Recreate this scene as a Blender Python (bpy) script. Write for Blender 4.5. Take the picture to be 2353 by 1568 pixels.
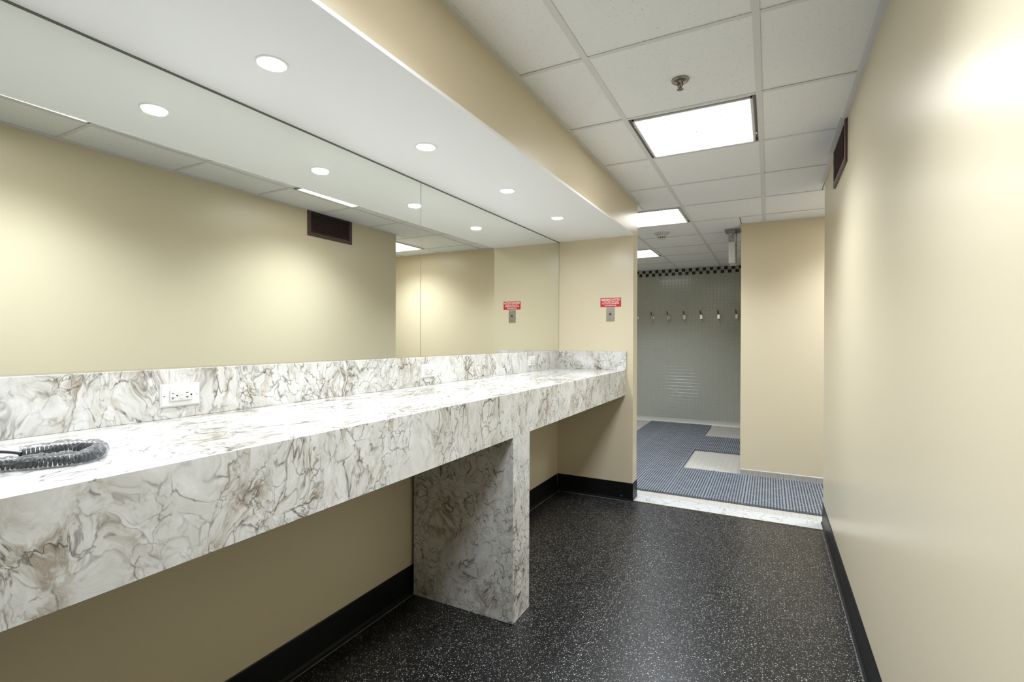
import bpy, bmesh, math, random
from mathutils import Vector, Matrix, noise

random.seed(7)
scene = bpy.context.scene
for o in list(bpy.data.objects):
    bpy.data.objects.remove(o)
COL = scene.collection

# ------------------------------------------------------------------ camera
CAM = Vector((1.613, 0.0, 1.2935))
YAW, PITCH, ROLL, FPX = .4811, -.0028, -.0037, 1133.1
fw = Vector((-math.sin(YAW) * math.cos(PITCH), math.cos(YAW) * math.cos(PITCH), math.sin(PITCH)))
rt = Vector((math.cos(YAW), math.sin(YAW), 0))
dn = fw.cross(rt)
r2 = math.cos(ROLL) * rt + math.sin(ROLL) * dn
d2 = -math.sin(ROLL) * rt + math.cos(ROLL) * dn
cd = bpy.data.cameras.new('camera')
cd.sensor_width = 36
cd.lens = 36 * FPX / 2353
cd.clip_start = .02
cam = bpy.data.objects.new('camera', cd)
COL.objects.link(cam)
m = Matrix((r2, -d2, -fw)).transposed().to_4x4()
m.translation = CAM
cam.matrix_world = m
scene.camera = cam

# ------------------------------------------------------------------ world, exposure
w = bpy.data.worlds.new('world')
scene.world = w
w.use_nodes = True
w.node_tree.nodes['Background'].inputs[0].default_value = (1, 1, 1, 1)
w.node_tree.nodes['Background'].inputs[1].default_value = 0.02
vs = scene.view_settings
vs.view_transform = 'Standard'
vs.look = 'None'
vs.gamma = 1
vs.use_curve_mapping = False
vs.exposure = 0.97

TROFFER_W = 11.0        # watts of each ceiling fixture
TROFFER_SPREAD = 124
DOWN_W = 2.55            # watts of each downlight
DOWN_SPREAD = 174
PANEL_E = 3.0           # glow of the fixture panels
LENS_E = 8.0            # glow of the downlight lenses

# ------------------------------------------------------------------ measures (metres)
XS, XC, XR = .6456, .5878, 1.9555          # soffit face, counter front, right wall
YE, YJ = 3.9484, 4.0798                    # end partition near and far face
YTF, YTB = 3.9626, 4.1278                  # threshold
H = 2.4133                                 # ceiling
ZT, ZA, ZSP = 1.0524, .8484, 1.2008        # counter top, apron bottom, splash top
ZB = .144                                  # base height
YH, XH = 5.24, 1.3675                      # tan wall in the shower room
YTL = 8.05                                 # tiled wall
YN = -2.4                                  # wall behind the camera
XL = -1.7                                  # shower room left end
XE = 4.2                                   # hall right end
YRE = 4.1144                               # right wall end
S = .6096
XT = [.9567 + S * k for k in range(-4, 6)]
YT = [1.8791 + S * k for k in range(-7, 12)]
def zs(y):
    return 2.090 + .0108 * y               # soffit underside, slightly out of level

# ------------------------------------------------------------------ helpers
WL = {}
def tag(o, label=None, cat=None, group=None, kind=None):
    if label: o['label'] = label
    if cat: o['category'] = cat
    if group: o['group'] = group
    if kind: o['kind'] = kind
    return o
def thing(name, label, cat, loc, group=None, kind=None):
    o = bpy.data.objects.new(name, None)
    o.empty_display_size = .05
    COL.objects.link(o)
    o.location = loc
    WL[o] = Vector(loc)
    return tag(o, label, cat, group, kind)
def link(name, me, loc, parent=None):
    o = bpy.data.objects.new(name, me)
    COL.objects.link(o)
    loc = Vector(loc)
    WL[o] = loc
    if parent:
        o.parent = parent
        o.location = loc - WL[parent]
    else:
        o.location = loc
    return o
def mesh_of(bm, mat, name='mesh', smooth=False):
    me = bpy.data.meshes.new(name)
    bmesh.ops.recalc_face_normals(bm, faces=bm.faces[:])
    bm.to_mesh(me)
    bm.free()
    if mat: me.materials.append(mat)
    if smooth:
        for p in me.polygons: p.use_smooth = True
    return me
def obj(name, bm, mat, parent=None, smooth=False):
    """bm is in world coordinates; the origin goes to the bottom centre of its box"""
    xs = [v.co.x for v in bm.verts]; ys = [v.co.y for v in bm.verts]; zz = [v.co.z for v in bm.verts]
    c = Vector(((min(xs) + max(xs)) / 2, (min(ys) + max(ys)) / 2, min(zz)))
    for v in bm.verts: v.co -= c
    return link(name, mesh_of(bm, mat, name, smooth), c, parent)
def box(bm, x0, x1, y0, y1, z0, z1, bev=0, seg=1):
    vs_ = [bm.verts.new(p) for p in ((x0, y0, z0), (x1, y0, z0), (x1, y1, z0), (x0, y1, z0),
                                     (x0, y0, z1), (x1, y0, z1), (x1, y1, z1), (x0, y1, z1))]
    fs = [bm.faces.new([vs_[i] for i in f]) for f in ((0, 3, 2, 1), (4, 5, 6, 7), (0, 1, 5, 4), (1, 2, 6, 5), (2, 3, 7, 6), (3, 0, 4, 7))]
    if bev:
        es = list({e for f in fs for e in f.edges})
        bmesh.ops.bevel(bm, geom=es, offset=bev, segments=seg, profile=.5, affect='EDGES')
    return bm
def bx(*a, **k):
    return box(bmesh.new(), *a, **k)
def prism(bm, pts, ax, a0, a1):
    """pts: outline in the other two axes; extruded along ax"""
    def P(p, a):
        l = list(p); l.insert(ax, a); return l
    A = [bm.verts.new(P(p, a0)) for p in pts]
    B = [bm.verts.new(P(p, a1)) for p in pts]
    n = len(pts)
    bm.faces.new(A); bm.faces.new(B[::-1])
    for i in range(n):
        bm.faces.new((A[i], A[(i + 1) % n], B[(i + 1) % n], B[i]))
    return bm
def lathe(bm, prof, n=32, c=(0, 0, 0), ax='z', cap=True):
    """prof: (radius, height) pairs"""
    rings = []
    for r, h in prof:
        ring = []
        for i in range(n):
            a = 2 * math.pi * i / n
            x, y = r * math.cos(a), r * math.sin(a)
            p = {'z': (x, y, h), 'x': (h, x, y), 'y': (x, h, y)}[ax]
            ring.append(bm.verts.new((p[0] + c[0], p[1] + c[1], p[2] + c[2])))
        rings.append(ring)
    for a, b in zip(rings, rings[1:]):
        for i in range(n):
            bm.faces.new((a[i], a[(i + 1) % n], b[(i + 1) % n], b[i]))
    if cap:
        bm.faces.new(rings[0][::-1]); bm.faces.new(rings[-1])
    return bm
def tube(bm, pts, r, n=8, cap=True):
    pts = [Vector(p) for p in pts]
    rings = []
    up = Vector((0, 0, 1))
    prev = None
    for i, p in enumerate(pts):
        t = (pts[min(i + 1, len(pts) - 1)] - pts[max(i - 1, 0)]).normalized()
        if prev is None:
            a = t.cross(up)
            if a.length < .01: a = t.cross(Vector((1, 0, 0)))
        else:
            a = prev - t * prev.dot(t)
        a.normalize(); prev = a
        b = t.cross(a)
        rr = r[i] if isinstance(r, (list, tuple)) else r
        rings.append([bm.verts.new(p + a * rr * math.cos(2 * math.pi * k / n) + b * rr * math.sin(2 * math.pi * k / n)) for k in range(n)])
    for A, B in zip(rings, rings[1:]):
        for k in range(n):
            bm.faces.new((A[k], A[(k + 1) % n], B[(k + 1) % n], B[k]))
    if cap:
        bm.faces.new(rings[0][::-1]); bm.faces.new(rings[-1])
    return bm
def struct(name, bm, mat, parent=None, label=None):
    o = obj(name, bm, mat, parent)
    if not parent: o['kind'] = 'structure'
    if label: o['label'] = label
    return o

# ------------------------------------------------------------------ materials
class NT:
    def __init__(s, name):
        s.m = bpy.data.materials.new(name); s.m.use_nodes = True
        s.t = s.m.node_tree; s.b = s.t.nodes['Principled BSDF']
    def n(s, kind, **k):
        nd = s.t.nodes.new(kind)
        for a, v in k.items():
            if a in nd.inputs.keys() or (a.replace('_', ' ') in nd.inputs.keys()):
                nd.inputs[a if a in nd.inputs.keys() else a.replace('_', ' ')].default_value = v
            else: setattr(nd, a, v)
        return nd
    def l(s, a, b): s.t.links.new(a, b)
    def pos(s): return s.n('ShaderNodeNewGeometry').outputs['Position']
    def math(s, op, a, b=None, c=None, clamp=False):
        nd = s.t.nodes.new('ShaderNodeMath'); nd.operation = op; nd.use_clamp = clamp
        for i, v in enumerate((a, b, c)):
            if v is None: continue
            if isinstance(v, (int, float)): nd.inputs[i].default_value = v
            else: s.l(v, nd.inputs[i])
        return nd.outputs[0]
    def noise(s, vec, scale, detail=2, rough=.5, dist=0):
        nd = s.t.nodes.new('ShaderNodeTexNoise')
        nd.inputs['Scale'].default_value = scale; nd.inputs['Detail'].default_value = detail
        nd.inputs['Roughness'].default_value = rough; nd.inputs['Distortion'].default_value = dist
        if vec is not None: s.l(vec, nd.inputs['Vector'])
        return nd
    def ramp(s, f, stops):
        nd = s.t.nodes.new('ShaderNodeValToRGB'); e = nd.color_ramp.elements
        while len(e) < len(stops): e.new(.5)
        for el, (p, c) in zip(e, stops):
            el.position = p; el.color = (c, c, c, 1) if isinstance(c, (int, float)) else (*c, 1)
        s.l(f, nd.inputs[0]); return nd.outputs[0]
    def mix(s, f, a, b):
        nd = s.t.nodes.new('ShaderNodeMix'); nd.data_type = 'RGBA'
        for i, v in ((0, f), (6, a), (7, b)):
            if isinstance(v, (int, float)): nd.inputs[i].default_value = v
            elif isinstance(v, tuple): nd.inputs[i].default_value = (*v, 1)
            else: s.l(v, nd.inputs[i])
        return nd.outputs[2]
    def vmul(s, vec, v):
        nd = s.t.nodes.new('ShaderNodeVectorMath'); nd.operation = 'MULTIPLY'
        s.l(vec, nd.inputs[0]); nd.inputs[1].default_value = v; return nd.outputs[0]
    def vmadd(s, a, k, b):
        nd = s.t.nodes.new('ShaderNodeVectorMath'); nd.operation = 'MULTIPLY_ADD'
        s.l(a, nd.inputs[0]); nd.inputs[1].default_value = (k, k, k); s.l(b, nd.inputs[2]); return nd.outputs[0]
    def vsub(s, a, v):
        nd = s.t.nodes.new('ShaderNodeVectorMath'); nd.operation = 'SUBTRACT'
        s.l(a, nd.inputs[0]); nd.inputs[1].default_value = v; return nd.outputs[0]
    def bump(s, h, strength=.2, dist=.002):
        nd = s.t.nodes.new('ShaderNodeBump'); nd.inputs['Strength'].default_value = strength
        nd.inputs['Distance'].default_value = dist; s.l(h, nd.inputs['Height'])
        s.l(nd.outputs[0], s.b.inputs['Normal'])
    def set(s, **k):
        for a, v in k.items():
            i = s.b.inputs[a.replace('_', ' ')]
            if isinstance(v, (int, float)): i.default_value = v
            elif isinstance(v, tuple): i.default_value = (*v, 1)
            else: s.l(v, i)
        return s
def plain(name, col, rough=.5, metal=0, **k):
    t = NT(name); t.set(Base_Color=col, Roughness=rough, Metallic=metal, **k)
    p = t.pos(); nz = t.noise(p, 60, 3)
    t.set(Roughness=t.math('MULTIPLY_ADD', nz.outputs[0], .12, max(rough - .06, .01)))
    return t.m
def glow(name, col, e):
    t = NT(name); t.set(Base_Color=(.9, .9, .9), Roughness=.5)
    t.b.inputs['Emission Color'].default_value = (*col, 1); t.b.inputs['Emission Strength'].default_value = e
    return t.m

def m_paint(name, col, rough=.30):
    t = NT(name); p = t.pos()
    big = t.noise(t.vmul(p, (1, 1, .4)), 1.6, 0)
    c = t.mix(big.outputs[0], tuple(x * .985 for x in col), tuple(min(1, x * 1.015) for x in col))
    t.set(Base_Color=c, Roughness=rough)
    t.b.inputs['Specular IOR Level'].default_value = .5
    return t.m
TAN = (.65, .57, .405)
M_WALL = m_paint('tan_paint', TAN)
M_WHITE = m_paint('white_ceiling_paint', (.88, .885, .89), .55)

def m_marble(name, seed, k=1.0, vein=1.0, stretch=(1, 1, .7)):
    t = NT(name); p0 = t.vsub(t.pos(), (seed, seed * .7, seed * 1.3)); p = t.vmul(p0, stretch)
    w1 = t.noise(p, 2.6 * k, 3, .55).outputs['Color']
    pa = t.vmadd(t.vsub(w1, (.5, .5, .5)), .30 / k, p)
    w2 = t.noise(pa, 9 * k, 3, .6).outputs['Color']
    pb = t.vmadd(t.vsub(w2, (.5, .5, .5)), .10 / k, pa)
    w3 = t.noise(pb, 38 * k, 3, .65).outputs['Color']
    pb = t.vmadd(t.vsub(w3, (.5, .5, .5)), .018 / k, pb)
    def line(vec, sc, wid, det=5):
        v = t.noise(vec, sc, det, .62).outputs[0]
        a = t.math('ABSOLUTE', t.math('SUBTRACT', v, .5))
        return t.math('SUBTRACT', 1, t.math('DIVIDE', a, wid), None, True)
    def cells(vec, sc, wid):
        v = t.n('ShaderNodeTexVoronoi', feature='DISTANCE_TO_EDGE'); v.inputs['Scale'].default_value = sc
        t.l(vec, v.inputs['Vector'])
        return t.math('SUBTRACT', 1, t.math('DIVIDE', v.outputs['Distance'], wid), None, True)
    def msk(off, sc, lo, hi):
        return t.ramp(t.noise(t.vsub(pa, off), sc * k, 4, .6).outputs[0], [(lo, 0.), (hi, 1.)])
    mul = lambda *a: a[0] if len(a) == 1 else t.math('MULTIPLY', a[0], mul(*a[1:]))
    ma, mb, mc = msk((0, 0, 0), 5, .43, .55), msk((3.1, 1.7, 9.2), 7, .44, .58), msk((7, 2, 5), 3.5, .48, .64)
    brk = t.ramp(t.noise(t.vsub(pb, (9, 3, 6)), 19 * k, 3, .6).outputs[0], [(.35, 0.), (.50, 1.)])
    c1 = mul(brk, cells(pb, 10 * k, .042))
    c2 = mul(brk, cells(t.vsub(pb, (4, 4, 4)), 24 * k, .065))
    big = line(t.vsub(pb, (1, 8, 4)), 5.5 * k, .016)
    soft = line(t.vsub(pb, (2, 1, 7)), 8.5 * k, .07, 7)
    st = t.noise(t.vmul(pb, (2.6, 2.6, .8)), 9 * k, 5, .65).outputs[0]
    cloud = t.ramp(st, [(.50, 0.), (.68, 1.)])
    base = t.mix(t.ramp(t.noise(pb, 11 * k, 6, .68).outputs[0], [(.36, 0.), (.66, 1.)]), (.72, .715, .69), (.57, .56, .52))
    grain = t.ramp(t.noise(t.vmul(pb, (1.6, 1.6, 1)), 55 * k, 6, .7).outputs[0], [(.38, 0.), (.62, 1.)])
    base = t.mix(mul(grain, .32), base, (.50, .485, .435))
    c = t.mix(mul(cloud, mb, .85 * vein), base, (.33, .27, .175))
    c = t.mix(mul(soft, mc, .82 * vein), c, (.27, .22, .145))
    c = t.mix(mul(c2, ma, .80 * vein), c, (.125, .105, .07))
    c = t.mix(mul(c1, mb, .92 * vein), c, (.065, .056, .040))
    c = t.mix(mul(big, mc, .92 * vein), c, (.065, .056, .040))
    t.set(Base_Color=c, Roughness=.16)
    return t.m
M_MARBLE = m_marble('veined_quartz', 3.0, 1.15)
M_MARBLE2 = m_marble('veined_quartz_support', 11.0, 1.15, 1.0, (1, 1, .8))
M_MARBLE3 = m_marble('veined_quartz_top', 21.0, 1.15, 1.12, (1, .45, 1))

def m_threshold():
    t = NT('white_marble_sill'); p = t.vmul(t.pos(), (1, .55, 1))
    w1 = t.noise(p, 6, 3).outputs['Color']
    pa = t.vmadd(t.vsub(w1, (.5, .5, .5)), .12, p)
    v = t.noise(pa, 7, 4, .55).outputs[0]
    a = t.math('SUBTRACT', 1, t.math('DIVIDE', t.math('ABSOLUTE', t.math('SUBTRACT', v, .5)), .012), None, True)
    t.set(Base_Color=t.mix(t.math('MULTIPLY', a, .75), (.50, .50, .485), (.17, .18, .17)), Roughness=.25)
    return t.m
def m_rubber():
    t = NT('black_speckled_rubber'); p = t.pos()
    def flecks(sc, thr, size, st):
        q = t.vmul(p, st)
        wz = t.noise(q, sc * .6, 1).outputs['Color']
        q = t.vmadd(t.vsub(wz, (.5, .5, .5)), .5 / sc, q)
        v = t.n('ShaderNodeTexVoronoi', feature='F1'); v.voronoi_dimensions = '2D'
        v.inputs['Scale'].default_value = sc; t.l(q, v.inputs['Vector'])
        sep = t.n('ShaderNodeSeparateColor'); t.l(v.outputs['Color'], sep.inputs[0])
        on = t.math('GREATER_THAN', sep.outputs[0], thr)
        rad = t.math('MULTIPLY_ADD', sep.outputs[1], size * .6, size * .4)
        near = t.math('LESS_THAN', v.outputs['Distance'], rad)
        return t.math('MULTIPLY', on, near)
    f = t.math('MAXIMUM', flecks(165, .80, .27, (1, .7, 1)), flecks(105, .87, .22, (.65, 1, 1)))
    f = t.math('MAXIMUM', f, flecks(240, .86, .30, (1, 1, 1)))
    cl = t.noise(p, 2.5, 3).outputs[0]
    base = t.mix(cl, (.007, .007, .0068), (.011, .0108, .0104))
    t.set(Base_Color=t.mix(f, base, (.42, .41, .385)), Roughness=t.math('MULTIPLY_ADD', t.noise(p, 6, 3).outputs[0], .12, .27))
    t.b.inputs['Specular IOR Level'].default_value = .42
    t.bump(t.noise(p, 240, 2).outputs[0], .2, .0008)
    return t.m
def m_acoustic():
    t = NT('speckled_ceiling_board'); p = t.pos()
    v = t.noise(p, 260, 3, .6).outputs[0]
    pits = t.ramp(v, [(.30, 0.), (.40, 1.)])
    sp = t.noise(p, 110, 2, .5).outputs[0]
    sp = t.ramp(sp, [(.27, 0.), (.34, 1.)])
    c = t.mix(t.math('MULTIPLY', pits, sp), (.70, .71, .715), (.90, .915, .93))
    t.set(Base_Color=c, Roughness=.85)
    t.b.inputs['Specular IOR Level'].default_value = .2
    t.bump(v, .4, .002)
    return t.m
def m_tile(name, col, rough=.14, var=.08):
    t = NT(name); g = t.n('ShaderNodeObjectInfo'); p = t.pos()
    n1 = t.noise(p, 9, 2).outputs[0]
    c = t.mix(t.math('ADD', t.math('MULTIPLY', g.outputs['Random'], .5), t.math('MULTIPLY', n1, .5)), tuple(x * (1 - var) for x in col), tuple(x * (1 + var) for x in col))
    t.set(Base_Color=c, Roughness=rough)
    t.bump(t.noise(p, 45, 2).outputs[0], .12, .001)
    return t.m

M_SILL = m_threshold()
M_RUBBER = m_rubber()
M_ACOU = m_acoustic()
M_GRID = plain('white_grid_metal', (.74, .745, .75), .45)
M_BASE = plain('black_rubber_base', (.005, .0052, .0055), .40, 0, Specular_IOR_Level=.3)
M_TILE = m_tile('grey_green_tile', (.42, .435, .38), .16)
M_TILEB = m_tile('black_tile', (.016, .013, .011), .16)
M_GROUT = plain('pale_grout', (.56, .565, .52), .8)
M_FTILE = m_tile('beige_floor_tile', (.44, .415, .365), .35, .04)
M_FGROUT = plain('beige_grout', (.36, .335, .285), .85)
M_BTILE = m_tile('grey_base_tile', (.36, .36, .32), .3)
M_COVE = plain('white_cove_tile', (.62, .61, .56), .3)
M_MAT = plain('slate_blue_vinyl', (.185, .20, .225), .42)
M_MATD = plain('slate_blue_vinyl_rib', (.095, .11, .125), .5)
M_PLAST = plain('white_plastic', (.68, .675, .655), .3)
M_CREAM = plain('white_receptacle_plastic', (.65, .64, .61), .35)
M_DARK = plain('dark_slot', (.02, .018, .015), .6)
M_STEEL = plain('brushed_steel', (.36, .335, .275), .42, 1)
M_CHROME = plain('chrome', (.78, .78, .76), .18, 1)
M_GALV = plain('grey_painted_metal', (.40, .40, .39), .45, .6)
M_FRAME = plain('fixture_frame', (.70, .70, .68), .4)
M_BLADE = plain('louver_grey', (.30, .30, .295), .6)
M_GAP = plain('fixture_gap', (.13, .13, .125), .5)
M_RED = plain('red_sign_plastic', (.52, .008, .010), .5)
M_LETTER = plain('white_sign_lettering', (.85, .80, .74), .5)
M_BROWN = plain('maroon_brown_metal', (.085, .042, .038), .4)
M_BROWND = plain('vent_interior', (.008, .006, .006), .7)
M_BRASS = plain('tarnished_brass', (.30, .19, .07), .4, 1)
M_BLACKP = plain('black_plastic', (.02, .02, .022), .4)
M_CORD = plain('black_coiled_cord', (.022, .024, .027), .38)
M_TRIMW = plain('white_trim_ring', (.85, .85, .83), .4)
M_BLUE = plain('blue_tape', (.02, .10, .50), .5)
M_PANEL = glow('lit_fixture_panel', (1, 1, .985), PANEL_E)
M_LENS = glow('lit_downlight_lens', (1, .985, .95), LENS_E)
M_LED = glow('amber_indicator', (1, .55, .12), 1.5)
def m_mirror():
    t = NT('silvered_glass'); t.set(Base_Color=(.87, .895, .85), Metallic=1, Roughness=.008); return t.m
M_MIRROR = m_mirror()
def m_wrap():
    t = NT('clear_plastic_film')
    out = t.t.nodes['Material Output']
    p = t.pos(); nz = t.noise(p, 70, 4, .6)
    bp = t.n('ShaderNodeBump'); bp.inputs['Strength'].default_value = .8; bp.inputs['Distance'].default_value = .004
    t.l(nz.outputs[0], bp.inputs['Height'])
    t.set(Base_Color=(.85, .86, .86), Roughness=.12); t.l(bp.outputs[0], t.b.inputs['Normal'])
    tr = t.n('ShaderNodeBsdfTransparent'); tr.inputs[0].default_value = (.93, .94, .94, 1)
    fr = t.n('ShaderNodeFresnel'); fr.inputs['IOR'].default_value = 1.5; t.l(bp.outputs[0], fr.inputs['Normal'])
    fac = t.math('ADD', t.math('MULTIPLY', fr.outputs[0], .8), .03, None, True)
    mx = t.n('ShaderNodeMixShader'); t.l(fac, mx.inputs[0]); t.l(tr.outputs[0], mx.inputs[1]); t.l(t.b.outputs[0], mx.inputs[2])
    t.l(mx.outputs[0], out.inputs['Surface'])
    return t.m
M_WRAP = m_wrap()

# ------------------------------------------------------------------ the setting
floor = struct('floor', bx(0, XR, YN, YTF, -.05, 0), M_RUBBER)
struct('floor_shower', bx(XL, XE, YTB, YTL, -.05, -.0012), M_FGROUT)
sill = struct('trim_1', bx(XS + .004, XR, YTF, YTB, -.05, .006, bev=.002), M_SILL, label='white veined marble threshold across the opening')
# dirty seam between rubber and threshold
struct('trim_2', bx(XS, XR - .004, YTF - .007, YTF, -.01, .0035), plain('yellowed_sealant', (.16, .125, .05), .7))
TOP = 2.62
struct('wall_left', bx(-.14, 0, YN, YE, -.05, TOP), M_WALL)
struct('wall_end', bx(-.14, XS, YE, YJ, -.05, TOP), M_WALL)
struct('wall_right', bx(XR, XR + .14, YN, YRE, -.05, TOP), M_WALL)
struct('wall_near', bx(-.14, XR + .14, YN - .12, YN, -.05, TOP), M_WALL)
struct('wall_hall_near', bx(XR + .14, XE, YRE - .14, YRE, -.05, TOP), M_WALL)
hall = struct('wall_hall', bx(XH, XE, YH, YTL, .055, TOP), M_WALL)
struct('wall_hall_end', bx(XE, XE + .12, YRE - .14, YTL, -.05, TOP), M_WALL)
struct('wall_shower_near', bx(XL, -.14, YJ - .14, YJ, -.05, TOP), M_WALL)
struct('wall_shower_left', bx(XL - .12, XL, YJ - .14, YTL + .1, -.05, TOP), M_WALL)
tilew = struct('wall_far', bx(XL, XE, YTL, YTL + .1, -.05, TOP), M_GROUT)

# soffit over the counter: tan face, white underside
bm = bmesh.new()
prism(bm, [(YN, zs(YN) + .012), (YE, zs(YE) + .012), (YE, TOP), (YN, TOP)], 0, 0.0, XS)
soffit = struct('soffit', bm, M_WALL)
bm = bmesh.new()
prism(bm, [(YN, zs(YN)), (YE, zs(YE)), (YE, zs(YE) + .012), (YN, zs(YN) + .012)], 0, 0.0, XS)
struct('underside_board', bm, M_WHITE, soffit, 'smooth white painted underside')
bm = bmesh.new()
prism(bm, [(YN, zs(YN) - .002), (YE, zs(YE) - .002), (YE, zs(YE) + .004), (YN, zs(YN) + .004)], 0, XS - .006, XS + .0015)
struct('corner_bead', bm, M_WHITE, soffit)

# base boards: coved rubber profile
def base_profile(s=1):
    return [(0, 0), (.018 * s, 0), (.018 * s, .003), (.009 * s, .009), (.005 * s, .020), (.004 * s, ZB - .004), (.002 * s, ZB), (0, ZB)]
bm = prism(bmesh.new(), base_profile(), 1, YN, YE - .018)
struct('baseboard_left', bm, M_BASE)
bm = bmesh.new()
prism(bm, [(XR + a, z) for a, z in base_profile(-1)], 1, YN, YRE)
struct('baseboard_right', bm, M_BASE)
bm = bmesh.new()
prism(bm, [(YE + a, z) for a, z in base_profile(-1)], 0, 0.0, XS + .004)
be = struct('baseboard_end', bm, M_BASE)
bm = bmesh.new()
prism(bm, [(XS + a, z) for a, z in [(0, 0), (.006, 0), (.005, .02), (.004, ZB - .004), (.002, ZB), (0, ZB)]], 1, YE - .006, YJ + .002)
struct('end_cap', bm, M_BASE, be)
bm = bmesh.new()
pts = [(.548, .040), (.566, .036), (.560, .030), (.552, .029)]
prism(bm, pts, 1, YE - .0062, YE - .0048)
struct('tape_scrap', bm, M_BLUE, be, 'small scrap of blue tape')
# scuffed caulk where base meets rubber floor
struct('trim_3', prism(bmesh.new(), [(YE - .0215, 0), (YE - .018, 0), (YE - .018, .003), (YE - .0215, .001)], 0, .018, XS), plain('grey_caulk', (.10, .095, .08), .7))
struct('trim_4', prism(bmesh.new(), [(.018, 0), (.021, 0), (.021, .001), (.018, .003)], 1, YN, YE - .018), bpy.data.materials['grey_caulk'])
struct('trim_5', prism(bmesh.new(), [(XR - .021, 0), (XR - .018, 0), (XR - .018, .003), (XR - .021, .001)], 1, YN, YTF), bpy.data.materials['grey_caulk'])
# rubber floor seam
struct('trim_6', bx(.93, .9315, 1.35, 2.75, 0, .0006), bpy.data.materials['grey_caulk'])

# ------------------------------------------------------------------ suspended ceiling
ceiling = struct('ceiling', bx(XL - .12, XE + .12, YN - .12, YTL + .1, H + .12, H + .2), M_WHITE)
TW = .012   # half width of a tee
LIGHTS = [(3, 5), (3, 8), (2, 11), (1, 14), (5, 11)]    # indices into XT, YT of the cells with fixtures
def XI(k): return XT[k + 1]
cells = {}
# XT[0] = -1.4817 ; index of XT with .9567 is 4
tile_cache = {}
def tile(x0, x1, y0, y1):
    g = .0035
    x0 += g; x1 -= g; y0 += g; y1 -= g
    k = (round(x1 - x0, 4), round(y1 - y0, 4))
    if k not in tile_cache:
        bm = bx(-k[0] / 2, k[0] / 2, -k[1] / 2, k[1] / 2, 0, .015)
        tile_cache[k] = mesh_of(bm, M_ACOU, 'ceiling_tile')
    link('ceiling_tile', tile_cache[k], ((x0 + x1) / 2, (y0 + y1) / 2, H + .0015 + random.uniform(0, .0012)), ceiling)
light_cells = {(4, 5): 0, (4, 8): 1, (3, 11): 2, (2, 14): 3, (6, 11): 4}
def ycell(j): return YT[j], YT[j + 1]
# vanity room columns
for j in range(0, len(YT) - 1):
    y0, y1 = YT[j], YT[j + 1]
    if y1 <= YN: continue
    y0 = max(y0, YN)
    if YT[j] < 4.2:                                   # rows over the vanity room
        for i, (x0, x1) in ((3, (XS, XT[4])), (4, (XT[4], XT[5])), (5, (XT[5], XR))):
            if (i, j) in light_cells: continue
            ye = y1
            tile(x0, x1, y0, ye)
        if YT[j + 1] > 4.2:                           # row that straddles the partition
            for a, b in ((XT[0], XT[1]), (XT[1], XT[2]), (XT[2], XT[3]), (XT[3], XS)): tile(a, b, YJ, y1)
            for a, b in ((XR, XT[6]), (XT[6], XT[7]), (XT[7], XT[8])): tile(a, b, YRE, y1)
    elif y0 < YTL:
        y1 = min(y1, YTL)
        for i in range(0, 9):
            x0, x1 = XT[i], XT[i + 1]
            if (i, j) in light_cells: continue
            if y0 >= YH and x0 >= XH: continue
            if y0 >= YH and x1 > XH: x1 = XH
            if y0 < YH < y1 and x0 >= XH: y1c = YH
            else: y1c = y1
            if y0 < YH < y1 and x0 < XH < x1:
                tile(x0, XH, y0, y1); tile(XH, x1, y0, YH); continue
            tile(x0, x1, y0, y1c)
def tee(name, x0, x1, y0, y1):
    bm = bx(x0, x1, y0, y1, H - .0012, H + .0012)
    if x1 - x0 < y1 - y0: box(bm, (x0 + x1) / 2 - .001, (x0 + x1) / 2 + .001, y0, y1, H + .0012, H + .03)
    else: box(bm, x0, x1, (y0 + y1) / 2 - .001, (y0 + y1) / 2 + .001, H + .0012, H + .03)
    return struct(name, bm, M_GRID, ceiling)
# main runners along the corridor
for i in range(1, 9):
    x = XT[i]
    if XS < x < XR: tee('main_runner', x - TW, x + TW, YN, YTL if x < XH else YH)
    elif x < XS: tee('main_runner', x - TW, x + TW, YJ, YTL)
    else: tee('main_runner', x - TW, x + TW, YRE, YH)
for j in range(0, len(YT)):
    y = YT[j]
    if y < YN + .05 or y > YTL - .03: continue
    xs_ = [XS] + [x for x in XT if XS < x < XR] + [XR]
    if y > YRE: xs_ = [XL] + [x for x in XT if XL < x < (XE if y < YH else XH)] + [XE if y < YH else XH]
    for a, b in zip(xs_, xs_[1:]):
        tee('cross_tee', a + (TW if a in XT else 0), b - (TW if b in XT else 0), y - TW * .8, y + TW * .8)
# wall angles
def angle(name, x0, x1, y0, y1):
    return struct(name, bx(x0, x1, y0, y1, H - .003, H + .0012), M_GRID, ceiling)
struct('wall_angle', bx(XS, XS + .022, YN, YJ, H - .003, H + .0005), M_GRID, ceiling)
for a, b in ((YN, 2.955), (3.49, YRE)):
    struct('wall_angle', bx(XR - .024, XR, a, b, H - .003, H + .0005), M_GRID, ceiling)
struct('wall_angle', bx(XR - .034, XR - .004, 2.955, 3.49, H - .002, H + .001), M_GRID, ceiling)
struct('wall_angle', bx(XH, XE, YH - .018, YH, H - .002, H + .0005), M_GRID, ceiling)
struct('wall_angle', bx(XH - .02, XH, YH, YTL, H - .004, H + .0005), M_GRID, ceiling)
struct('wall_angle', bx(XL, XH, YTL - .022, YTL, H - .002, H + .0005), M_GRID, ceiling)

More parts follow.
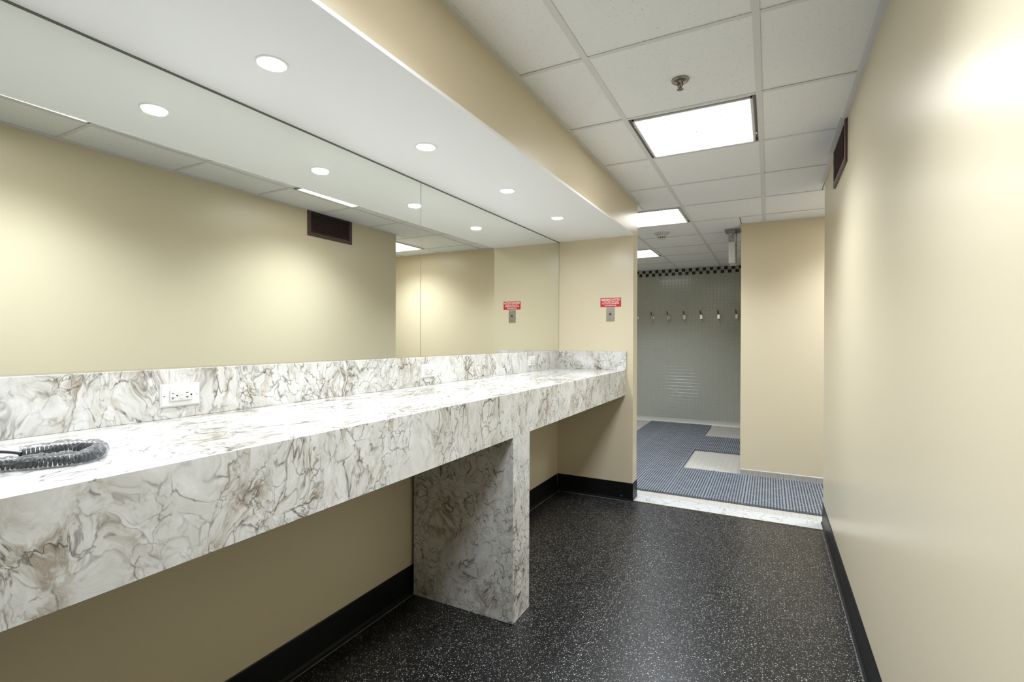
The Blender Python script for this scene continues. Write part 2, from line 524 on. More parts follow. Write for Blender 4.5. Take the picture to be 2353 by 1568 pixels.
# ------------------------------------------------------------------ ceiling fixtures
def area(name, parent, loc, size, watts, spread, shape='SQUARE', col=(.89, .97, 1.09)):
    ld = bpy.data.lights.new(name, 'AREA'); ld.shape = shape; ld.size = size; ld.energy = watts
    ld.spread = math.radians(spread); ld.color = col
    o = bpy.data.objects.new(name, ld); COL.objects.link(o)
    o.parent = parent; o.location = Vector(loc) - WL[parent]
    return o
def troffer(i, j, label):
    x0, x1 = XT[i] + TW, XT[i + 1] - TW
    y0, y1 = YT[j] + TW, YT[j + 1] - TW
    cx, cy = (x0 + x1) / 2, (y0 + y1) / 2
    t = thing('ceiling_light', label, 'ceiling light', (cx, cy, H - .002), 'square ceiling fixtures')
    bm = bmesh.new()
    for a in ((x0, x0 + .004, y0, y1), (x1 - .004, x1, y0, y1), (x0, x1, y0, y0 + .004), (x0, x1, y1 - .004, y1)):
        box(bm, *a, H + .001, H + .09)
    box(bm, x0, x1, y0, y1, H + .088, H + .092)
    box(bm, x0, x0 + .022, y0, y1, H + .012, H + .014); box(bm, x1 - .022, x1, y0, y1, H + .012, H + .014)
    box(bm, x0, x1, y0, y0 + .016, H + .012, H + .014); box(bm, x0, x1, y1 - .016, y1, H + .012, H + .014)
    obj('housing', bm, M_GAP, t)
    fx0, fx1, fy0, fy1 = x0 + .016, x1 - .014, y0 + .013, y1 - .009
    fr = thing('door_frame', None, None, (cx, cy, H)); fr.parent = t; fr.location = Vector((0, 0, .002)); 
    for a in ((fx0, fx0 + .013, fy0, fy1), (fx1 - .013, fx1, fy0, fy1), (fx0, fx1, fy0, fy0 + .011), (fx0, fx1, fy1 - .011, fy1)):
        obj('frame_bar', bx(*a, H - .007, H + .005, bev=.002), M_FRAME, fr)
    px0, px1, py0, py1 = fx0 + .012, fx1 - .012, fy0 + .010, fy1 - .010
    obj('diffuser', bx(px0, px1, py0, py1, H - .002, H + .002), M_PANEL, t)
    for k in (1, 2, 3):
        x = px0 + (px1 - px0) * k / 4
        obj('louver_blade', bx(x - .0011, x + .0011, py0, py1, H - .0045, H - .002), M_BLADE, t)
        y = py0 + (py1 - py0) * k / 4
        obj('louver_blade', bx(px0, px1, y - .0007, y + .0007, H - .0035, H - .002), M_BLADE, t)
    for x, y in ((fx0 - .006, fy0 + .10), (fx1 + .006, fy1 - .10)):
        bm = bx(x - .004, x + .004, y - .012, y + .012, H + .002, H + .008, bev=.0015)
        obj('latch', bm, M_CHROME, t)
    area('fixture_lamp', t, (cx, cy, H - .009), .50, TROFFER_W, TROFFER_SPREAD)
    return t
troffer(4, 5, 'lit square ceiling fixture shown only in the long mirror pane, above the coiled cord side')
troffer(4, 8, 'lit square louvered ceiling fixture in the corridor between sprinkler and doorway')
troffer(3, 11, 'lit square ceiling fixture just past the partition, beside the smoke detector')
troffer(2, 14, 'lit square ceiling fixture farthest back, above the coat hooks')
troffer(6, 11, 'lit square ceiling fixture over the side hall, seen only in the mirror')

# ------------------------------------------------------------------ recessed downlights
def downlight_meshes():
    ring = lathe(bmesh.new(), [(.0375, .004), (.0385, -.0025), (.041, -.0035), (.0445, -.002), (.046, .0005), (.046, .004)], 48, cap=False)
    lens = bmesh.new()
    lathe(lens, [(.038, .0), (.036, -.003), (.028, -.0055), (.015, -.007), (.003, -.0075)], 48)
    return mesh_of(ring, M_TRIMW, 'trim_ring', True), mesh_of(lens, M_LENS, 'lens', True)
RING, LENS = downlight_meshes()
DL = [('-', -.49), ('-', .235), ('a', .955), ('b', 1.68), ('c', 2.40), ('d', 3.118)]
names = ['small round recessed soffit downlight, %s from the emergency button partition' % o for o in ('sixth', 'fifth', 'fourth', 'third', 'second', 'first')]
for k, (_, y) in enumerate(DL):
    x = .318 + .006 * (y - 1)
    z = zs(y)
    t = thing('downlight', names[k], 'downlight', (x, y, z), 'recessed soffit downlights')
    link('trim_ring', RING, (x, y, z - .0005), t)
    link('lens', LENS, (x, y, z - .001), t)
    area('downlight_lamp', t, (x, y, z - .010), .07, DOWN_W, DOWN_SPREAD, 'DISK', (.92, .97, 1.05))

# ------------------------------------------------------------------ mirrors
def mirror(y0, y1, label, ext):
    t = thing('wall_mirror', label, 'mirror', (0, (y0 + y1) / 2, ZSP), 'wall mirrors above the counter')
    bm = bmesh.new()
    prism(bm, [(y0, ZSP + .004), (y1, ZSP + .004), (y1, zs(y1) - .007), (y0, zs(y0) - .007)], 0, .0005, .006)
    obj('mirror_pane', bm, M_MIRROR, t)
    obj('bottom_channel', bx(.0005, .0085, y0, y1, ZSP, ZSP + .005), M_CHROME, t)
    bm = bmesh.new()
    prism(bm, [(y0, zs(y0) - .007), (y1, zs(y1) - .007), (y1, zs(y1)), (y0, zs(y0))], 0, .0005, .007)
    obj('top_strip', bm, plain('dark_mirror_strip', (.16, .165, .155), .4, .5) if 'dark_mirror_strip' not in bpy.data.materials else bpy.data.materials['dark_mirror_strip'], t)  # dark grey strip along the upper edge of the pane
    return t
YM = 2.051
mirror(YN + .3, YM - .0015, 'long frameless wall mirror pane showing the brown vent', 0)
mr = mirror(YM + .0015, YE - .002, 'shorter frameless wall mirror pane beside the partition, showing the red sign', 0)
obj('seam_strip', bx(.0005, .0064, YM - .0014, YM + .0014, ZSP + .005, zs(YM) - .008), M_GAP, mr)
obj('edge_strip', bx(.0005, .0066, YE - .0018, YE - .0003, ZSP + .005, zs(YE) - .008), M_GAP, mr)

# ------------------------------------------------------------------ counter
YC0 = -1.6
ct = thing('vanity_counter', 'long white counter of brown-veined quartz with deep apron and pier', 'counter', (XC / 2, (YC0 + YE) / 2, 0))
obj('countertop', bx(.001, XC - .001, YC0, YE - .001, ZT - .02, ZT, bev=.0012), M_MARBLE3, ct)
obj('front_apron', bx(XC - .02, XC, YC0, YE - .001, ZA, ZT - .0008, bev=.0012), M_MARBLE, ct)
obj('backsplash', bx(.001, .02, YC0, YE - .0205, ZT, ZSP, bev=.0012), M_MARBLE, ct)
obj('side_splash', bx(.001, XC + .006, YE - .02, YE - .001, ZT, ZSP, bev=.0012), M_MARBLE2, ct)
pier = thing('support_pier', None, None, ((.02 + XC) / 2, 2.067, 0)); pier.parent = ct; pier.location = WL[pier] - WL[ct]
obj('pier_side', bx(.022, XC - .001, 1.981, 2.001, .001, ZA + .1, bev=.001), M_MARBLE2, pier)
obj('pier_side', bx(.022, XC - .001, 2.133, 2.153, .001, ZA + .1, bev=.001), M_MARBLE2, pier)
obj('pier_front', bx(XC - .02, XC, 1.9815, 2.1525, .001, ZA, bev=.001), M_MARBLE, pier)

# ------------------------------------------------------------------ outlets
def outlet(y, z, label, kind):
    t = thing('wall_outlet', label, 'outlet', (.02, y, z), 'outlets in the backsplash')
    x = .02
    # plate with sloped rim
    bm = bmesh.new()
    W, Hh = .0572, .0349
    o1 = [bm.verts.new((x, y + a * W, z + b * Hh)) for a, b in ((-1, -1), (1, -1), (1, 1), (-1, 1))]
    o2 = [bm.verts.new((x + .0025, y + a * W, z + b * Hh)) for a, b in ((-1, -1), (1, -1), (1, 1), (-1, 1))]
    o3 = [bm.verts.new((x + .006, y + a * (W - .005), z + b * (Hh - .005))) for a, b in ((-1, -1), (1, -1), (1, 1), (-1, 1))]
    for A, B in ((o1, o2), (o2, o3)):
        for i in range(4): bm.faces.new((A[i], A[(i + 1) % 4], B[(i + 1) % 4], B[i]))
    bm.faces.new(o3); bm.faces.new(o1[::-1])
    obj('cover_plate', bm, M_PLAST, t)
    f = obj('receptacle_face', bx(x + .005, x + .0095, y - .0325, y + .0325, z - .0165, z + .0165, bev=.001), M_CREAM, t)
    xf = x + .0095
    for s in (-1, 1):
        cy = y + s * .0205
        gy = cy + .008
        obj('slot', bx(xf - .001, xf + .0003, cy - .0075, cy - .0005, z + .0055, z + .0073), M_DARK, f)
        bm = bx(xf - .001, xf + .0003, cy - .0080, cy - .0000, z - .0075, z - .0057)
        box(bm, xf - .001, xf + .0003, cy - .0048, cy - .0032, z - .0120, z - .0075)
        obj('slot', bm, M_DARK, f)
        bm = lathe(bmesh.new(), [(.0026, -.001), (.0026, .0003)], 16, (xf, gy, z - .0005), 'x')
        obj('ground_hole', bm, M_DARK, f)
    obj('test_button', bx(xf - .001, xf + .0016, y - .0048, y + .0048, z + .0005, z + .0095, bev=.0006), M_PLAST, f)
    obj('reset_button', bx(xf - .001, xf + .0016, y - .0048, y + .0048, z - .0105, z - .0010, bev=.0006), M_PLAST, f)
    if kind == 'amber':
        obj('indicator', lathe(bmesh.new(), [(.0015, -.001), (.0012, .0006)], 12, (xf, y, z + .0128), 'x'), M_LED, f, True)
        obj('mark', bx(xf - .0005, xf + .0002, y + .0265, y + .0295, z - .0105, z - .0065), plain('pale_blue_print', (.25, .55, .65), .5), f)
    elif kind == 'red':
        obj('indicator', lathe(bmesh.new(), [(.0015, -.001), (.0012, .0006)], 12, (xf, y + .003, z - .0128), 'x'), plain('red_indicator', (.5, .08, .06), .4), f, True)
    for s in (-1, 1):
        sc = obj('screw', lathe(bmesh.new(), [(.0034, 0), (.0032, .0008), (.002, .0013)], 16, (x + .0055, y + s * .0465, z), 'x'), M_PLAST, t, True)
        obj('screw_slot', bx(x + .0064, x + .0071, y + s * .0465 - .0028, y + s * .0465 + .0028, z - .0004, z + .0004), M_DARK, sc)
    return t
outlet(.864, 1.1215, 'white wall outlet with amber light in backsplash near the coiled cord', 'amber')
outlet(2.095, 1.128, 'white wall outlet in backsplash below the mirror seam', 'red')
outlet(3.374, 1.132, 'white wall outlet in backsplash beside the partition corner', '')

# ------------------------------------------------------------------ emergency sign and button
def text_mesh(s, size, cx, cz, y, mat, parent, sx=1.0):
    cu = bpy.data.curves.new('lettering', 'FONT'); cu.body = s; cu.size = size; cu.align_x = 'CENTER'
    cu.extrude = .0002; cu.offset = size * .022; cu.resolution_u = 3
    tmp = bpy.data.objects.new('tmp_lettering', cu); COL.objects.link(tmp)
    dg = bpy.context.evaluated_depsgraph_get()
    me = bpy.data.meshes.new_from_object(tmp.evaluated_get(dg))
    bpy.data.objects.remove(tmp)
    for v in me.vertices: v.co = Vector((v.co.x * sx, -v.co.z, v.co.y))
    me.materials.clear(); me.materials.append(mat)
    return link('lettering', me, (cx, y, cz), parent)
yS = YE
sg = thing('emergency_sign', 'red EMERGENCY BUTTON sign with white lettering on tan partition', 'sign', (.461, yS, 1.565))
obj('sign_plate', bx(.375, .547, yS - .003, yS, 1.565, 1.6375, bev=.0006), M_RED, sg)
yt = yS - .0032
text_mesh('EMERGENCY BUTTON', .0185, .461, 1.6185, yt, M_LETTER, sg, .85)
obj('underline', bx(.381, .541, yt - .0002, yt + .0003, 1.6145, 1.6160), M_LETTER, sg)
text_mesh('IF YOU NEED HELP PLEASE', .0128, .461, 1.6005, yt, M_LETTER, sg, .88)
obj('underline', bx(.4890, .5260, yt - .0002, yt + .0003, 1.5980, 1.5988), M_LETTER, sg)
text_mesh('PUSH THE BUTTON BELOW', .0128, .461, 1.5865, yt, M_LETTER, sg, .90)
text_mesh('FOR ASSISTANCE', .0128, .461, 1.5715, yt, M_LETTER, sg, .95)
bp = thing('call_button', 'steel wall plate with black push button under the red sign', 'button', (.459, yS, 1.446))
obj('steel_plate', bx(.4245, .4935, yS - .004, yS, 1.446, 1.561, bev=.002, seg=2), M_STEEL, bp)
bt = obj('push_button', lathe(bmesh.new(), [(.0085, 0), (.0085, -.004), (.0075, -.0065), (.003, -.0075)], 24, (.459, yS - .004, 1.5055), 'y'), M_BLACKP, bp, True)
obj('button_ring', lathe(bmesh.new(), [(.0100, .0), (.0100, -.0012), (.0086, -.0016), (.0086, 0)], 24, (.459, yS - .004, 1.5055), 'y', False), M_STEEL, bt, True)  # raised steel ring around the push button
for z in (1.4635, 1.5475):
    obj('screw', lathe(bmesh.new(), [(.0032, 0), (.003, -.0010), (.0018, -.0016)], 16, (.459, yS - .004, z), 'y'), M_CHROME if z > 1.5 else M_GAP, bp, True)

# ------------------------------------------------------------------ brown vent on the right wall
vt = thing('wall_vent', 'maroon-brown louvered vent grille high on the tan wall', 'vent', (XR, 3.22, 2.195))
vy0, vy1, vz0, vz1 = 2.968, 3.478, 2.195, H - .003
obj('back_box', bx(XR - .003, XR - .0005, vy0 + .01, vy1 - .01, vz0 + .01, vz1), M_BROWND, vt)
fr = thing('grille_frame', None, None, (XR - .01, 3.22, vz0)); fr.parent = vt; fr.location = WL[fr] - WL[vt]
for a in ((vy0, vy0 + .034, vz0, vz1), (vy1 - .034, vy1, vz0, vz1), (vy0 + .034, vy1 - .034, vz0, vz0 + .034)):
    obj('frame_rail', bx(XR - .011, XR - .0005, a[0], a[1], a[2], a[3], bev=.0015), M_BROWN, fr)
n = 10
sl = bmesh.new()
prism(sl, [(-.0095, -.0060), (-.0080, -.0072), (.0035, .0040), (.0025, .0055)], 1, -.221, .221)
SLAT = mesh_of(sl, M_BROWN, 'slat')
for k in range(n):
    link('slat', SLAT, (XR - .005, 3.223, vz0 + .044 + k * .0172), vt)
obj('screw', lathe(bmesh.new(), [(.004, 0), (.003, -.002)], 12, (XR - .011, vy0 + .017, vz0 + .017), 'x'), M_BROWN, vt, True)
obj('screw', lathe(bmesh.new(), [(.004, 0), (.003, -.002)], 12, (XR - .011, vy1 - .017, vz0 + .017), 'x'), M_BROWN, vt, True)

# ------------------------------------------------------------------ sprinkler
sp = thing('fire_sprinkler', 'pendent fire sprinkler head with round metal escutcheon in the ceiling', 'sprinkler', (1.268, 2.215, H))
C0 = (1.268, 2.215, H)
obj('escutcheon', lathe(bmesh.new(), [(.020, .004), (.021, -.003), (.027, -.004), (.030, -.0085), (.034, -.0075), (.036, -.001), (.036, .001)], 40, C0, cap=False), M_STEEL, sp, True)
obj('recess_cup', lathe(bmesh.new(), [(.021, .003), (.020, .0005), (.004, .0005)], 32, C0), M_GAP, sp, True)
bd = obj('body', lathe(bmesh.new(), [(.009, .003), (.009, -.006), (.0065, -.007), (.0065, -.012)], 20, C0), M_STEEL, sp, True)
for s in (-1, 1):
    pts = [(1.268 + s * .007, 2.215, H - .008), (1.268 + s * .0105, 2.215, H - .018), (1.268 + s * .009, 2.215, H - .028), (1.268 + s * .002, 2.215, H - .036)]
    obj('frame_arm', tube(bmesh.new(), pts, .0022, 8), M_STEEL, sp, True)
obj('fusible_link', tube(bmesh.new(), [(1.266, 2.215, H - .010), (1.262, 2.213, H - .018), (1.266, 2.213, H - .024), (1.268, 2.215, H - .034)], .0026, 8), M_STEEL, sp, True)
obj('center_stem', tube(bmesh.new(), [(1.268, 2.215, H - .026), (1.268, 2.215, H - .041)], .004, 10), M_STEEL, sp, True)
bm = bmesh.new()
nt = 12; A = []; B = []
for i in range(nt * 4):
    r = .0145 if (i // 2) % 2 == 0 else .0105
    a = 2 * math.pi * i / (nt * 4)
    A.append(bm.verts.new((1.268 + r * math.cos(a), 2.215 + r * math.sin(a), H - .0405)))
    B.append(bm.verts.new((1.268 + r * math.cos(a), 2.215 + r * math.sin(a), H - .042)))
bm.faces.new(A); bm.faces.new(B[::-1])
for i in range(len(A)): bm.faces.new((A[i], A[(i + 1) % len(A)], B[(i + 1) % len(A)], B[i]))
obj('deflector', bm, M_STEEL, sp)

# ------------------------------------------------------------------ smoke detector
sd = thing('smoke_detector', 'white round smoke detector on the ceiling past the partition', 'smoke detector', (.607, 5.318, H))
c = (.607, 5.318, H - .001)
obj('mounting_plate', lathe(bmesh.new(), [(.074, 0), (.074, -.006), (.070, -.010), (.050, -.011)], 40, c), M_PLAST, sd, True)
hs = obj('sensor_body', lathe(bmesh.new(), [(.053, -.010), (.050, -.030), (.046, -.036), (.042, -.037)], 40, c), M_PLAST, sd, True)
obj('sensor_chamber', lathe(bmesh.new(), [(.034, -.036), (.034, -.050)], 32, c), M_DARK, sd, True)
for k in range(10):
    a = 2 * math.pi * (k + .5) / 10
    x, y = c[0] + .0365 * math.cos(a), c[1] + .0365 * math.sin(a)
    obj('vent_rib', tube(bmesh.new(), [(x, y, c[2] - .036), (x, y, c[2] - .052)], .004, 6), M_PLAST, sd)
obj('cap', lathe(bmesh.new(), [(.040, -.051), (.040, -.055), (.034, -.058), (.004, -.059)], 32, c), M_PLAST, sd, True)

# ------------------------------------------------------------------ hanging box unit
hb = thing('hanging_box_unit', 'white box unit hanging from a metal ceiling bracket beside the tan wall', 'ceiling unit', (1.275, 5.53, 2.07))
obj('ceiling_plate', bx(1.205, 1.338, 5.40, 5.62, H - .008, H - .0015, bev=.001), M_GALV, hb)
brk = obj('bracket_plate', bx(1.240, 1.300, 5.428, 5.434, 2.288, H - .008, bev=.0008), M_GALV, hb)
for x, z in ((1.247, 2.300), (1.262, 2.300), (1.288, 2.302), (1.275, 2.330), (1.292, 2.375)):
    obj('bolt', lathe(bmesh.new(), [(.0042, 0), (.004, -.003), (.002, -.004)], 12, (x, 5.428, z), 'y'), M_STEEL, brk, True)
obj('clamp_bolt', tube(bmesh.new(), [(1.258, 5.425, 2.372), (1.268, 5.405, 2.362), (1.272, 5.398, 2.352)], [.009, .010, .008], 12), M_CHROME, hb, True)
obj('support_post', bx(1.250, 1.290, 5.47, 5.51, 2.30, H - .008), M_GALV, hb)
hz = obj('housing', bx(1.244, 1.308, 5.434, 5.66, 2.075, 2.292, bev=.004, seg=2), M_PLAST, hb)
obj('front_cover', bx(1.247, 1.303, 5.428, 5.4345, 2.078, 2.286, bev=.003, seg=2), M_PLAST, hb)
obj('indicator_window', bx(1.274, 1.286, 5.4268, 5.4285, 2.092, 2.132, bev=.0007), M_FRAME, hb)
obj('conduit', tube(bmesh.new(), [(1.3135, 5.445, H - .008), (1.3135, 5.445, 2.24)], .006, 12), M_GALV, hb, True)

# ------------------------------------------------------------------ tiled wall
TP = .0508
def tile_mesh(p, d, g=.0030, mat=None, ch=.0016):
    h = (p - g) / 2
    bm = bmesh.new()
    a = [bm.verts.new((x, 0, z)) for x, z in ((-h, -h), (h, -h), (h, h), (-h, h))]
    b = [bm.verts.new((x, -d + ch * .5, z)) for x, z in ((-h, -h), (h, -h), (h, h), (-h, h))]
    e = [bm.verts.new((x, -d, z)) for x, z in ((-h + ch, -h + ch), (h - ch, -h + ch), (h - ch, h - ch), (-h + ch, h - ch))]
    for A, B in ((a, b), (b, e)):
        for i in range(4): bm.faces.new((A[i], A[(i + 1) % 4], B[(i + 1) % 4], B[i]))
    bm.faces.new(e)
    return bm
TM = mesh_of(tile_mesh(TP, .0026), M_TILE, 'wall_tile')
TB = mesh_of(tile_mesh(TP, .0026), M_TILEB, 'border_tile')
x_first = -.62
nx = int((XH - x_first) / TP)
ztop = H - .003
for r in range(2):
    for i in range(nx):
        x = x_first + (i + .5) * TP
        if x > XH - .02: continue
        dark = (i + r) % 2 == 0
        link('border_tile', TB if dark else TM, (x, YTL, ztop - (r + .5) * TP), tilew)
# the rest of the field: too small to pick apart, one part
vsx, fsx = [], []
h = (TP - .003) / 2; ch = .0016
def add_tile(x, z, d=.0026):
    k = len(vsx)
    for hh, dd in ((h, 0), (h, d - ch * .5), (h - ch, d)):
        for a, b in ((-1, -1), (1, -1), (1, 1), (-1, 1)): vsx.append((x + a * hh, -dd, z + b * hh))
    for o in (0, 4):
        for i in range(4):
            fsx.append((k + o + i, k + o + (i + 1) % 4, k + o + 4 + (i + 1) % 4, k + o + 4 + i))
    fsx.append((k + 8, k + 9, k + 10, k + 11))
rows = int((ztop - 2 * TP - .03) / TP)
for r in range(rows):
    z = ztop - (r + 2.5) * TP
    for i in range(-21, nx):
        x = x_first + (i + .5) * TP
        if XL < x < XH - .02: add_tile(x, z)
for r in range(2):
    for i in range(-21, 0): add_tile(x_first + (i + .5) * TP, ztop - (r + .5) * TP)
me = bpy.data.meshes.new('wall_tile_field'); me.from_pydata(vsx, [], fsx); me.materials.append(M_TILE)
bmx = bmesh.new(); bmx.from_mesh(me); bmesh.ops.recalc_face_normals(bmx, faces=bmx.faces[:]); bmx.to_mesh(me); bmx.free()
o = link('wall_tile_field', me, (0, YTL, 0), tilew); o['kind'] = 'stuff'
# white cove along its foot
bm = bmesh.new()
prism(bm, [(YTL, 0), (YTL - .030, 0), (YTL - .028, .003), (YTL - .014, .008), (YTL - .008, .022), (YTL - .006, .045), (YTL, .045)], 0, XL, XH)
struct('baseboard_far', bm, M_COVE)

# base tiles at the foot of the tan wall
hb0 = thing('baseboard_hall', None, None, ((XH + XE) / 2, YH, 0), kind='structure')
bm = bx(-.0257, .0257, -.006, 0, -.001, .0505, bev=.0008)
BT = mesh_of(bm, M_BTILE, 'base_tile')
for k in range(48):
    x = XH + .027 + k * .0525
    if x > XE - .03: break
    link('base_tile', BT, (x, YH + .002, 0), hb0)
obj('base_backing', bx(XH + .002, XE, YH + .002, YH + .05, -.004, .055), M_FGROUT, hb0)
obj('caulk_line', bx(XH, XE, YH - .003, YH + .002, .0495, .0565, bev=.001), M_PLAST, hb0)

# ------------------------------------------------------------------ floor tiles beyond the threshold
fl2 = bpy.data.objects['floor_shower']
FP = .0532
MX0, MY0, MPX, MPY = -.045, 4.268, .2965, .3085     # mat grid
def mat_cell(i, j):
    if j < 0 or j > 11 or i < 0: return False
    if i < 3: return True
    if j in (0, 1, 2): return i < 11
    if j in (6, 7, 8): return MX0 + i * MPX < XH
    return False
def bare(x, y):
    i = math.floor((x - MX0) / MPX); j = math.floor((y - MY0) / MPY)
    return not mat_cell(i, j)
bm = bx(-.0257, .0257, -.0257, .0257, -.001, 0)
bmesh.ops.bevel(bm, geom=[e for e in bm.edges if all(v.co.z > -.0005 for v in e.verts)], offset=.0007, segments=1, affect='EDGES')
FT = mesh_of(bm, M_FTILE, 'floor_tile')
bmh = bx(-.0257, .0257, -.0125, .0125, -.001, 0)
bmesh.ops.bevel(bmh, geom=[e for e in bmh.edges if all(v.co.z > -.0005 for v in e.verts)], offset=.0007, segments=1, affect='EDGES')
FTH = mesh_of(bmh, M_FTILE, 'floor_tile')
fv, ff = [], []
cnt = 0
nyf = int((YTL - YTB) / FP)
x00 = XS - FP * 44
for j in range(nyf):
    y = YTB + .004 + (j + .5) * FP
    for i in range(int((XE - x00) / FP)):
        x = x00 + (i + .5) * FP
        if x < XL + .03: continue
        if y > YH - .03 and x > XH - .027: continue
        half = random.random() < .28
        vis = bare(x, y) and ((y < 4.30 and XS < x < 1.98) or (5.15 < y < 6.15 and .82 < x < XH) or (7.0 < y < 8.02 and .84 < x < XH) or (6.6 < y and -.35 < x < -.03))
        if vis and cnt < 298:
            if half:
                link('floor_tile', FTH, (x, y - FP / 4, 0), fl2); link('floor_tile', FTH, (x, y + FP / 4, 0), fl2); cnt += 2
            else:
                link('floor_tile', FT, (x, y, 0), fl2); cnt += 1
        else:
            k = len(fv); q = .0257
            for z in (-.001, 0):
                for a, b in ((-q, -q), (q, -q), (q, q), (-q, q)): fv.append((x + a, y + b, z))
            ff.append((k + 4, k + 5, k + 6, k + 7))
            for a in range(4): ff.append((k + a, k + (a + 1) % 4, k + 4 + (a + 1) % 4, k + 4 + a))
me = bpy.data.meshes.new('floor_tile_field'); me.from_pydata(fv, [], ff); me.materials.append(M_FTILE)
o = link('floor_tile_field', me, (0, 0, 0), fl2); o['kind'] = 'stuff'

# ------------------------------------------------------------------ drainage mat of interlocking squares
def mat_module():
    bm = bmesh.new()
    w_, l_ = MPX - .0025, MPY - .0025
    hx, hy = w_ / 2, l_ / 2
    z1 = .018
    n_ = 14
    p = w_ / n_
    for k in range(n_):
        x = -hx + (k + .5) * p
        wd = .0050 if 0 < k < n_ - 1 else .0066
        box(bm, x - wd, x + wd, -hy, hy, .004, z1)
    return bm
def mat_ribs():
    bm = bmesh.new()
    hx, hy = (MPX - .0025) / 2, (MPY - .0025) / 2
    nr = 22
    for k in range(nr):
        y = -hy + (k + .5) * 2 * hy / nr
        box(bm, -hx, hx, y - .0030, y + .0030, .002, .0145)
    return bm
def mat_diag():
    bm = bmesh.new()
    hx, hy = (MPX - .0025) / 2, (MPY - .0025) / 2
    for s in (-1, 1):
        d = Vector((2 * hx, 2 * hy * s, 0)).normalized(); nn = Vector((-d.y, d.x, 0)) * .0032
        a = Vector((-hx, -hy * s, 0)); b = -a
        vs0 = [bm.verts.new(p + q + Vector((0, 0, z))) for z in (.006, .0178) for p, q in ((a, -nn), (b, -nn), (b, nn), (a, nn))]
        for f in ((0, 3, 2, 1), (4, 5, 6, 7), (0, 1, 5, 4), (1, 2, 6, 5), (2, 3, 7, 6), (3, 0, 4, 7)):
            bm.faces.new([vs0[i] for i in f])
    return bm
MB, MR, MD = mesh_of(mat_module(), M_MAT, 'mat_square'), mesh_of(mat_ribs(), M_MATD, 'cross_ribs'), mesh_of(mat_diag(), M_MAT, 'diagonal_ribs')
mt = thing('drainage_mat', 'slate-blue slatted drainage mat of interlocking squares on tiled shower-room floor', 'floor mat', (1.0, 5.6, 0))
for j in range(12):
    for i in range(11):
        if not mat_cell(i, j): continue
        x, y = MX0 + (i + .5) * MPX, MY0 + (j + .5) * MPY
        if j <= 2 and x + MPX / 2 > XE: continue
        if j > 2 and x + MPX / 2 > XH and x - MPX / 2 > XH: continue
        sq = link('mat_square', MB, (x, y, .0), mt)
        link('cross_ribs', MR, (x, y, .0), sq)
        link('diagonal_ribs', MD, (x, y, .0), sq)

# ------------------------------------------------------------------ coat hooks on the tiled wall
def hook(x, z, k, lab):
    y = YTL - .0026
    t = thing('coat_hook', lab, 'hook', (x, y, z), 'coat hooks on the tiled wall')
    obj('wall_rosette', lathe(bmesh.new(), [(.028, 0), (.028, -.004), (.022, -.008), (.010, -.010)], 24, (x + .004, y, z), 'y'), M_CHROME, t, True)
    obj('arm', tube(bmesh.new(), [(x, y - .006, z), (x, y - .045, z)], .010, 12), M_CHROME, t, True)
    obj('hook_block', bx(x - .019, x + .019, y - .062, y - .040, z - .034, z + .036, bev=.004, seg=2), M_CHROME, t)
    obj('upper_prong', tube(bmesh.new(), [(x - .001, y - .050, z + .030), (x - .006, y - .062, z + .055), (x - .010, y - .080, z + .085), (x - .012, y - .092, z + .094)], [.009, .010, .011, .007], 12), M_BRASS if k else M_GAP, t, True)
    obj('lower_prong', tube(bmesh.new(), [(x, y - .050, z - .030), (x, y - .060, z - .050), (x, y - .078, z - .054), (x, y - .086, z - .044)], [.009, .010, .010, .008], 12), M_CHROME, t, True)
for k in range(7):
    order = ['', 'sixth', 'fifth', 'fourth', 'third', 'second', 'nearest'][k]
    lab = ('coat hook with brass-coloured upper prong on grey tiled wall' if k == 1 else
           'coat hook past the brass-pronged one, mostly hidden by the partition' if k == 0 else
           'chrome coat hook on tiled wall, ' + (order + ' to' if k == 6 else order + ' from') + ' the tan wall')
    hook(-.293 + .2455 * k, 1.648, 1 if k == 1 else 0, lab)

# ------------------------------------------------------------------ coiled cord in plastic
def spline(pts, n):
    P = [Vector(p) for p in pts]; out = []
    for i in range(len(P) - 1):
        p0, p1, p2, p3 = P[max(i - 1, 0)], P[i], P[i + 1], P[min(i + 2, len(P) - 1)]
        for k in range(n):
            t = k / n
            out.append(.5 * ((2 * p1) + (-p0 + p2) * t + (2 * p0 - 5 * p1 + 4 * p2 - p3) * t * t + (-p0 + 3 * p1 - 3 * p2 + p3) * t ** 3))
    out.append(P[-1]); return out
R0 = .0092
zc = ZT + R0 + .0022
path = spline([(.385, .345, zc), (.398, .372, zc), (.420, .395, zc), (.437, .420, zc), (.445, .446, zc), (.440, .470, zc), (.418, .495, zc), (.380, .512, zc), (.345, .509, zc), (.322, .493, zc), (.308, .466, zc), (.302, .440, zc), (.300, .415, zc)], 24)
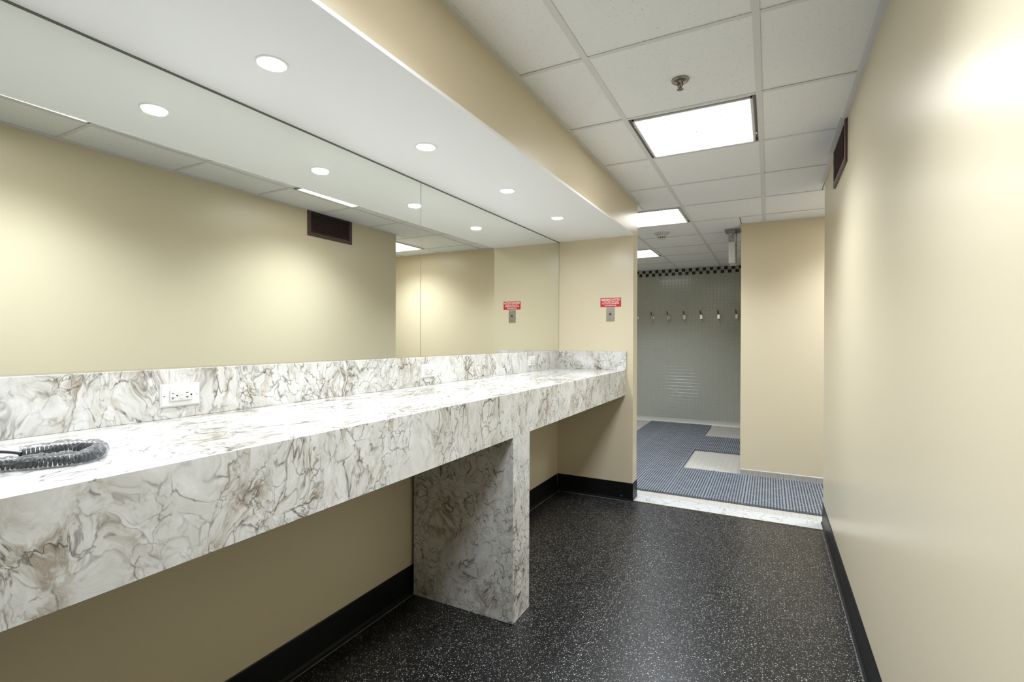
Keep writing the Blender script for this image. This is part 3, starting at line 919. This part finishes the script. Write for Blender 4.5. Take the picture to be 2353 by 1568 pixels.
# even arc length
L = [0]
for a, b in zip(path, path[1:]): L.append(L[-1] + (b - a).length)
def at(s):
    for i in range(len(L) - 1):
        if L[i + 1] >= s:
            f = (s - L[i]) / max(L[i + 1] - L[i], 1e-9)
            return path[i].lerp(path[i + 1], f), (path[i + 1] - path[i]).normalized()
    return path[-1], (path[-1] - path[-2]).normalized()
cc = thing('coiled_cord', 'black coiled cord bundled in clear plastic film on the counter', 'cord', (.38, .44, ZT))
pitch = .0066; turns = int(L[-1] / pitch); seg = 14
hel = []
for k in range(turns * seg + 1):
    s = L[-1] * k / (turns * seg)
    p, d = at(s)
    side = d.cross(Vector((0, 0, 1))).normalized(); up = side.cross(d)
    a = 2 * math.pi * k / seg
    hel.append(p + side * (R0 - .0024) * math.cos(a) + up * (R0 - .0024) * math.sin(a))
obj('coil', tube(bmesh.new(), hel, .0026, 6), M_CORD, cc, True)
for pts in ([(.398, .370, zc), (.36, .34, ZT + .012), (.30, .335, ZT + .016), (.24, .30, ZT + .006), (.20, .22, ZT + .0035)],
            [(.300, .417, zc), (.28, .39, ZT + .018), (.26, .36, ZT + .014), (.23, .28, ZT + .005), (.17, .20, ZT + .0035)],
            [(.392, .36, zc), (.395, .345, ZT + .007), (.380, .32, ZT + .0035), (.33, .26, ZT + .0035), (.24, .19, ZT + .0035)]):
    obj('straight_lead', tube(bmesh.new(), spline(pts, 10), .003, 8), M_CORD, cc, True)
# crumpled film sleeve
bm = bmesh.new(); ns, nr_ = 110, 30; rings = []
for i in range(ns + 1):
    s = L[-1] * i / ns
    p, d = at(s)
    side = d.cross(Vector((0, 0, 1))).normalized()
    ring = []
    e = math.sin(math.pi * min(1, max(0, i / ns))) 
    for k in range(nr_):
        a = 2 * math.pi * k / nr_
        ca, sa = math.cos(a), math.sin(a)
        q = Vector((s * 60, ca * 1.6, sa * 1.6))
        nz = (.5 - abs(noise.noise(q))) * .0075 - .002 + (.5 - abs(noise.noise(q * 2.3))) * .004
        r = R0 + .0022 + nz
        if sa > .2: r += .006 * sa * (0.5 + noise.noise(Vector((s * 35, 3, 1))))
        v = p + side * ca * r + Vector((0, 0, 1)) * sa * r
        v.z = max(v.z, ZT + .0008)
        ring.append(bm.verts.new(v))
    rings.append(ring)
for A, B in zip(rings, rings[1:]):
    for k in range(nr_): bm.faces.new((A[k], A[(k + 1) % nr_], B[(k + 1) % nr_], B[k]))
obj('plastic_film', bm, M_WRAP, cc)
